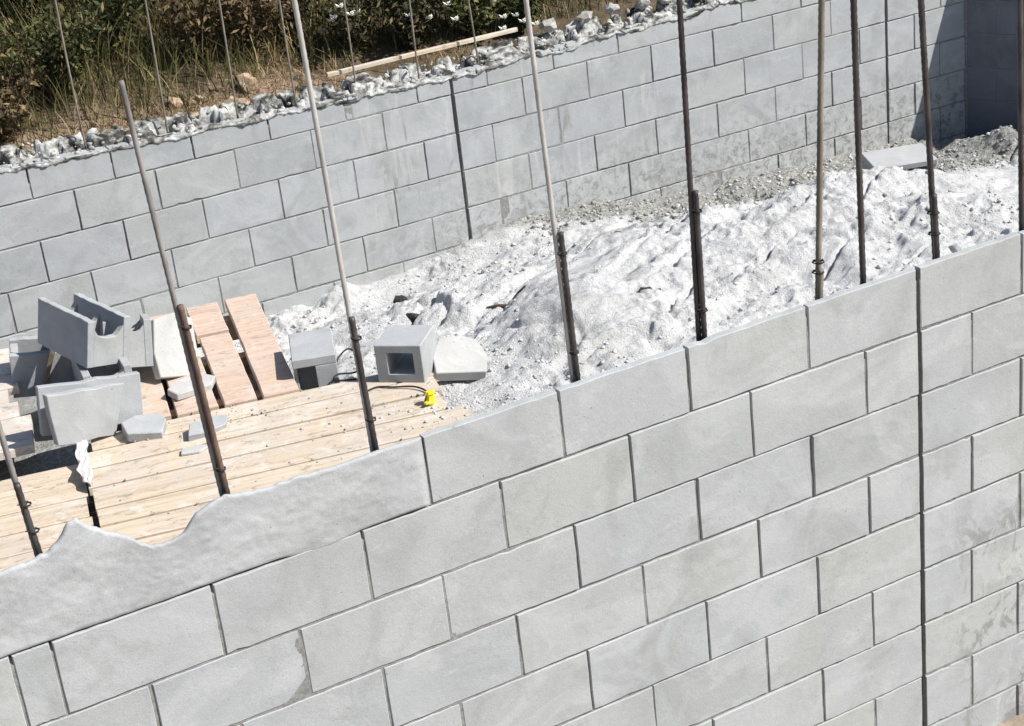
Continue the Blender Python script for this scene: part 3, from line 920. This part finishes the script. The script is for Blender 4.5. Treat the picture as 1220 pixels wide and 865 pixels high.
def yellow():
    root = empty("yellow_plastic_piece", (-.735, 1.925, zd), (0, .15, .5)); tag(root, "small bright yellow plastic piece at the right end of the deck beside the sand", "plastic piece")
    a = MB(); n = 12
    pr = [(.020, .0), (.024, .008), (.017, .016), (.015, .034), (.022, .042), (.019, .050), (.006, .052)]
    vs = [(0, 0, 0)]
    for r_, z in pr: vs += [(r_ * math.cos(2 * math.pi * k / n) * (1 + .12 * math.sin(3 * k)), r_ * .8 * math.sin(2 * math.pi * k / n), z) for k in range(n)]
    fs = [(0, 1 + (k + 1) % n, 1 + k) for k in range(n)]
    for q in range(len(pr) - 1):
        for k in range(n): fs.append((1 + q * n + k, 1 + q * n + (k + 1) % n, 1 + (q + 1) * n + (k + 1) % n, 1 + (q + 1) * n + k))
    fs.append(tuple(1 + (len(pr) - 1) * n + k for k in range(n)))
    a.add(vs, fs); a.build("cap", M_YEL, root)
    a = MB(); a.box(-.034, .004, -.007, .007, .004, .014); a.box(.0, .03, -.006, .006, .016, .026); bev(a.build("tab", M_YEL, root), .002)
yellow()

def strip():
    cl = [(-1.90, 2.60, -.86, .012), (-1.925, 2.52, -.865, .02), (-1.945, 2.44, -.882, .026), (-1.965, 2.36, -.888, .022), (-1.985, 2.28, -.888, .026), (-1.995, 2.20, -.89, .02), (-2.0, 2.15, -.893, .006)]
    vs = []; fs = []; m_ = 7
    cl2 = []
    for i in range(len(cl) - 1):
        for k in range(5):
            t = k / 5; cl2.append([cl[i][q] * (1 - t) + cl[i + 1][q] * t for q in range(4)])
    cl2.append(list(cl[-1]))
    for i, (x, y, z, w) in enumerate(cl2):
        for k in range(m_):
            s_ = (k / (m_ - 1) - .5) * 2
            vs.append((x + s_ * w + .004 * math.sin(i * .9), y + s_ * w * .2, z + .004 + .006 * math.sin(k * 2.1 + i * .7)))
    for i in range(len(cl2) - 1):
        for k in range(m_ - 1): fs.append((i * m_ + k, i * m_ + k + 1, (i + 1) * m_ + k + 1, (i + 1) * m_ + k))
    a = MB(); a.add(vs, fs); o = a.build("plastic_strip", M_STRIP, None, True)
    sd = o.modifiers.new('thick', 'SOLIDIFY'); sd.thickness = .0015
    tag(o, "crumpled pinkish white strip lying over the left end of the main deck", "plastic strip")
M_STRIP = flat("pinkish_strip", (.62, .56, .56), .6)
strip()

def sand_clods():
    P_ = []; Sz = []
    while len(P_) < 5000:
        x = rng.uniform(-1.0, 4.2); y = rng.uniform(1.2, 4.3)
        if -1.1 < x < -.7 and y < 2.55: continue
        d = float(fbm(np.array([x]), np.array([y]), 2.2, 3, 88)[0])
        if d < rng.uniform(-.3, .3): continue
        s = .003 + .012 * rng.random() ** 4
        P_.append((x, y, float(sand_z(x, y)) + s * .35)); Sz.append(s)
    scatter("sand_lumps", P_, Sz, M_CLOD, label="small lumps of broken sand strewn over the white heap", cat="sand lumps")
    P_ = []; Sz = []
    while len(P_) < 2200:
        x = rng.uniform(.9, 4.3); yb = np.interp(x, [.2, 1.0, 1.8, 2.4, 3.0, 3.6, 4.2], [4.6, 4.15, 3.72, 3.78, 3.62, 3.35, 3.3])
        y = yb + rng.exponential(.35)
        if y > 4.33 or (x > 3.5 and y > 4.33 - (4.06 - x) * .0 and x > 4.0): continue
        s = .004 + .013 * rng.random() ** 3
        P_.append((x, y, float(sand_z(x, y)) + s * .2)); Sz.append(s)
    scatter("gravel", P_, Sz, M_GRAV, label="grey gravel along the foot of the rear wall", cat="gravel")
    P_ = []; Sz = []
    for i in range(260):   # crumbs on the planks
        u = rng.uniform(-.35, .98); v = rng.uniform(-1.2, .0)
        if rng.random() < .35: v = rng.choice(VL) + rng.normal() * .01
        if rng.random() < .3: u, v = rng.normal(.13, .12), rng.normal(-.13, .05)
        s = .0015 + .006 * rng.random() ** 3
        q = deckM(-.9) @ Vector((u, v, s * .3)); P_.append(tuple(q)); Sz.append(s)
    scatter("mortar_crumbs", P_, Sz, M_GRAV, label="grey crumbs of mortar scattered on the pine deck", cat="crumbs")
    P_ = []; Sz = []
    for i in range(260):
        q = (rng.normal(-.62, .22), rng.normal(1.85, .2)); s = .003 + .007 * rng.random() ** 2
        zz = max(float(sand_z(*q)), -.9 if q[0] < -.56 else -9) + s * .2
        P_.append((*q, zz)); Sz.append(s)
    scatter("sand_spill", P_, Sz, M_CLOD, label="crumbly sand spilled over the right end of the deck", cat="sand")
sand_clods()

def rock(name, loc, size, mat, label, cat="rock", group=None, seed=0, squash=.7):
    bm = bmesh.new(); bmesh.ops.create_icosphere(bm, subdivisions=2, radius=1)
    for v in bm.verts:
        n_ = float(fbm(np.array([v.co.x * 1.1 + seed * 3.1]), np.array([v.co.y * 1.1 + v.co.z * 1.7]), 1.2, 3, seed)[0])
        v.co *= 1 + .8 * n_ + rnd.uniform(-.09, .09)
        v.co.z *= squash
    me = bpy.data.meshes.new(name); bm.to_mesh(me); bm.free()
    o = link(name, me, mat); o.scale = size if isinstance(size, tuple) else (size,) * 3
    o.location = loc; o.rotation_euler = (rnd.uniform(-.3, .3), rnd.uniform(-.3, .3), rnd.uniform(0, 6))
    return tag(o, label, cat, group)
rock("dark_stone", (-.094, 3.599, float(sand_z(-.094, 3.599)) + .015), (.03, .03, .035), M_WIRE, "upper of two small black lumps on the sand behind the hollow block", "stone", seed=2)
rock("dark_stone", (-.19, 3.24, float(sand_z(-.19, 3.24)) + .012), (.034, .024, .03), M_WIRE, "lower of two small black lumps on the sand behind the hollow block", "stone", seed=3)

def stick(name, x, y, a, L, r_, mat, label):
    n = 7; pts = []
    for i in range(n):
        t = i / (n - 1) - .5; px = x + L * t * math.cos(a); py = y + L * t * math.sin(a)
        pts.append((px, py + .004 * math.sin(i * 1.7), float(sand_z(px, py)) + r_ * .8))
    mb = MB(); mb.tube(pts, [r_ * .8, r_, r_ * 1.1, r_, r_, r_ * .9, r_ * .6], 6)
    tag(mb.build(name, mat), label, "stick", "sticks on the sand")
stick("stick", .13, 2.92, -.9, .20, .007, M_STEM, "dark stick lying on the white sand left of the middle bar")
stick("stick", .95, 3.35, -.75, .14, .006, M_STEM, "short stick at the top of the sand heap below the rear wall")
stick("stick", 1.62, 3.72, -.5, .16, .007, M_WIRE, "dark stick at the gravel's edge left of the tan bar")
stick("stick", .50, 2.30, .2, .13, .006, M_WIRE, "dark twig on the sand between the middle bar and the thick dark bar")

# ------------------------------------------------------------------ rocks, grass and weeds behind the rear wall
def on_bank(x, y, dz=0.): return (x, y, float(bank_z(np.array(x), np.array(y))) + dz)
rl = [(-.33, 4.84, .075, "large pale orange rock with hollows just behind the rear wall top"),
      (-.20, 4.97, .06, "greyish pink rock behind the large pale orange rock"),
      (-.60, 5.02, .05, "pale rounded rock left of the large pale orange rock, upper one"),
      (-.70, 4.82, .045, "small pale rock at the left end of the rock group"),
      (-.58, 4.76, .04, "small pale rock nearest the wall in the left rock group"),
      (-.47, 4.98, .04, "small pale rock between the two rock groups")]
for i, (x, y, s, lb) in enumerate(rl):
    rock("rock", on_bank(x, y, s * .1), s, M_ROCK, lb, "rock", "pale rocks behind the rear wall", 10 + i, .8)
sl_ = ["first grey rubble stone from the left on the rear wall top", "second grey rubble stone from the left on the rear wall top",
       "third grey rubble stone from the left on the rear wall top", "fourth grey rubble stone from the left on the rear wall top",
       "fifth grey rubble stone from the left on the rear wall top", "sixth grey rubble stone from the left on the rear wall top",
       "rightmost grey rubble stone on the rear wall top"]
for i, lb in enumerate(sl_):
    x = 1.36 + i * .19 + rnd.uniform(-.03, .03); y = 4.47 + rnd.uniform(-.02, .05)
    rock("rubble_stone", (x, y, -.285 + .0 * i), rnd.uniform(.04, .06), M_ROCKG, lb, "stone", "rubble stones on the rear wall", 30 + i, .7)

def blades(P, L, Wd, lean, mat, name, label, cat, seg=3, parent=None, kind='stuff'):
    n = len(P); P = np.array(P)
    a = rng.uniform(0, 2 * np.pi, n); d = np.stack([np.cos(a), np.sin(a)], -1)
    fa = rng.uniform(0, 2 * np.pi, n); w = np.stack([np.cos(fa), np.sin(fa)], -1)
    rows = []
    for i in range(seg + 1):
        t = i / seg
        out = lean * L * t ** 1.8
        cx = P[:, 0] + d[:, 0] * out; cy = P[:, 1] + d[:, 1] * out; cz = P[:, 2] + L * t * (1 - .35 * lean * t)
        ww = Wd * (1 - t * .85)
        rows.append(np.stack([cx - w[:, 0] * ww, cy - w[:, 1] * ww, cz], -1)); rows.append(np.stack([cx + w[:, 0] * ww, cy + w[:, 1] * ww, cz], -1))
    V = np.stack(rows, 1); k = V.shape[1]
    f = np.array([[2 * i, 2 * i + 1, 2 * i + 3, 2 * i + 2] for i in range(seg)])
    F = (f[None] + (np.arange(n) * k)[:, None, None]).reshape(-1, 4)
    o = np_mesh(name, V.reshape(-1, 3), F, mat, parent)
    return o

def grass():
    def pts(n, x0, x1, y0, y1, f, thr, seed):
        out = []
        while len(out) < n:
            x = rng.uniform(x0, x1, 4000); y = rng.uniform(y0, y1, 4000)
            d = fbm(x, y, f, 3, seed); k = d > thr + rng.uniform(-.15, .15, 4000)
            z = bank_z(x, y)
            out += list(zip(x[k], y[k], z[k] - .01))
        return out[:n]
    P_ = pts(24000, -2.6, 2.8, 4.85, 8.2, 1.7, -.25, 101)
    n = len(P_); L = rng.uniform(.12, .50, n) * sstep(4.6, 5.4, np.array(P_)[:, 1]).clip(.35); o = blades(P_, L, rng.uniform(.0015, .0045, n), rng.uniform(.15, .7, n), M_GRASS, "grass", "", "")
    tag(o, "tangled green and brown grass on the slope behind the rear wall", "grass", kind='stuff')
    P_ = pts(5200, -2.6, 1.0, 4.70, 5.25, 2.5, -.1, 131)
    n = len(P_); L = rng.uniform(.02, .11, n); o = blades(P_, L, rng.uniform(.001, .003, n), rng.uniform(.4, 1.3, n), M_STRAW, "dry_grass", "", "")
    tag(o, "dry straw coloured grass along the back edge of the rear wall", "grass", kind='stuff')
grass()

def shrub(x, y, r, h, nleaf, mat, label, flowers=0, leafsz=.022):
    base = on_bank(x, y, -.02)
    root = empty("shrub", base); tag(root, label, "shrub", "weeds and shrubs on the slope")
    st = MB(); tips = []
    for i in range(16):
        a = rnd.uniform(0, 6.28); rr = r * rnd.uniform(.2, 1); hh = h * rnd.uniform(.6, 1.1)
        pts = [(0, 0, 0), (rr * .3 * math.cos(a), rr * .3 * math.sin(a), hh * .45), (rr * .75 * math.cos(a + .2), rr * .75 * math.sin(a + .2), hh * .8), (rr * math.cos(a + .1), rr * math.sin(a + .1), hh)]
        st.tube(pts, [.004, .003, .002, .001], 5); tips.append(pts)
    st.build("stem", M_STEM, root)
    n = nleaf; C_ = np.zeros((n, 3))
    cl = [tips[rng.integers(len(tips))] for _ in range(n)]
    for i in range(n):
        p = cl[i]; t = rng.random() ** .6 * 2.999; k = int(t); f = t - k
        C_[i] = np.array(p[k]) * (1 - f) + np.array(p[min(k + 1, 3)]) * f
    C_ += rng.normal(0, 1, (n, 3)) * np.array([r * .16, r * .16, h * .08])
    C_[:, 2] = np.maximum(C_[:, 2], .01)
    a = rng.normal(0, 1, (n, 3)); a /= np.linalg.norm(a, axis=1)[:, None]
    b = np.cross(a, rng.normal(0, 1, (n, 3))); b /= np.linalg.norm(b, axis=1)[:, None]
    l = leafsz * rng.uniform(.5, 1.4, (n, 1)); w = l * .32
    V = np.stack([C_ - a * l, C_ - b * w, C_ + a * l, C_ + b * w], 1).reshape(-1, 3)
    np_mesh("foliage", V, np.arange(n * 4).reshape(-1, 4), mat, root)
    for i in range(flowers):
        p = tips[rnd.randrange(len(tips))][3]
        c = Vector(p) + Vector((rnd.uniform(-.08, .08), rnd.uniform(-.14, -.03), rnd.uniform(-.12, .04)))
        fb = MB()
        for k in range(9):
            aa = k * 2.4; q = c + Vector((.013 * math.cos(aa), .013 * math.sin(aa), .006 * math.sin(k)))
            u = Vector((math.cos(aa), math.sin(aa), .3)) * .012; v = Vector((-math.sin(aa), math.cos(aa), 0)) * .009
            fb.add([q - u, q - v, q + u + Vector((0, 0, .005)), q + v], [(0, 1, 2, 3)])
        fb.build("flower", M_FLOWER, root)
sh = [(-1.50, 5.45, .34, .55, 2600, M_LEAF, "dark green shrub with white flower heads at the top left corner", 3),
      (-1.05, 5.30, .28, .45, 2400, M_LEAF, "dark green shrub right of the corner shrub on the slope", 1),
      (-1.45, 5.02, .20, .28, 1200, M_LEAFB, "brown withered shrub low at the left edge just behind the rear wall", 0),
      (-.62, 5.60, .32, .5, 2600, M_LEAF, "mid green shrub above the left group of pale rocks", 1),
      (-.30, 5.30, .22, .34, 1600, M_LEAFB, "small brown weed between the rocks and the mid green shrub", 0),
      (-.05, 5.25, .24, .40, 2200, M_LEAFB, "dark brown withered shrub above the large pale rock", 0),
      (.22, 5.30, .24, .38, 2200, M_LEAFD, "brown withered weed with a few white flowers left of the tall pale bar", 2),
      (.50, 5.08, .22, .34, 2200, M_LEAFD, "low green weed dotted with white flowers behind the timber strip's left end", 8),
      (.80, 4.98, .20, .32, 2200, M_LEAFD, "low green weed dotted with white flowers behind the timber strip's middle", 8),
      (1.10, 4.90, .18, .30, 2200, M_LEAF, "dark green weed at the timber strip's right end below the picture's top edge", 5),
      (1.36, 4.85, .14, .24, 1500, M_LEAF, "dark green weed with one white flower beside the grey rubble stones", 3),
      (.35, 5.75, .34, .5, 2400, M_LEAF, "dark green shrub high on the slope behind the withered weed", 2),
      (-.10, 6.0, .4, .5, 2400, M_LEAFD, "dark shrub high on the slope behind the withered shrub", 2),
      (-.95, 6.2, .42, .5, 2600, M_LEAF, "dark green shrub high on the slope behind the mid green shrub", 2)]
for a in sh: shrub(*a)
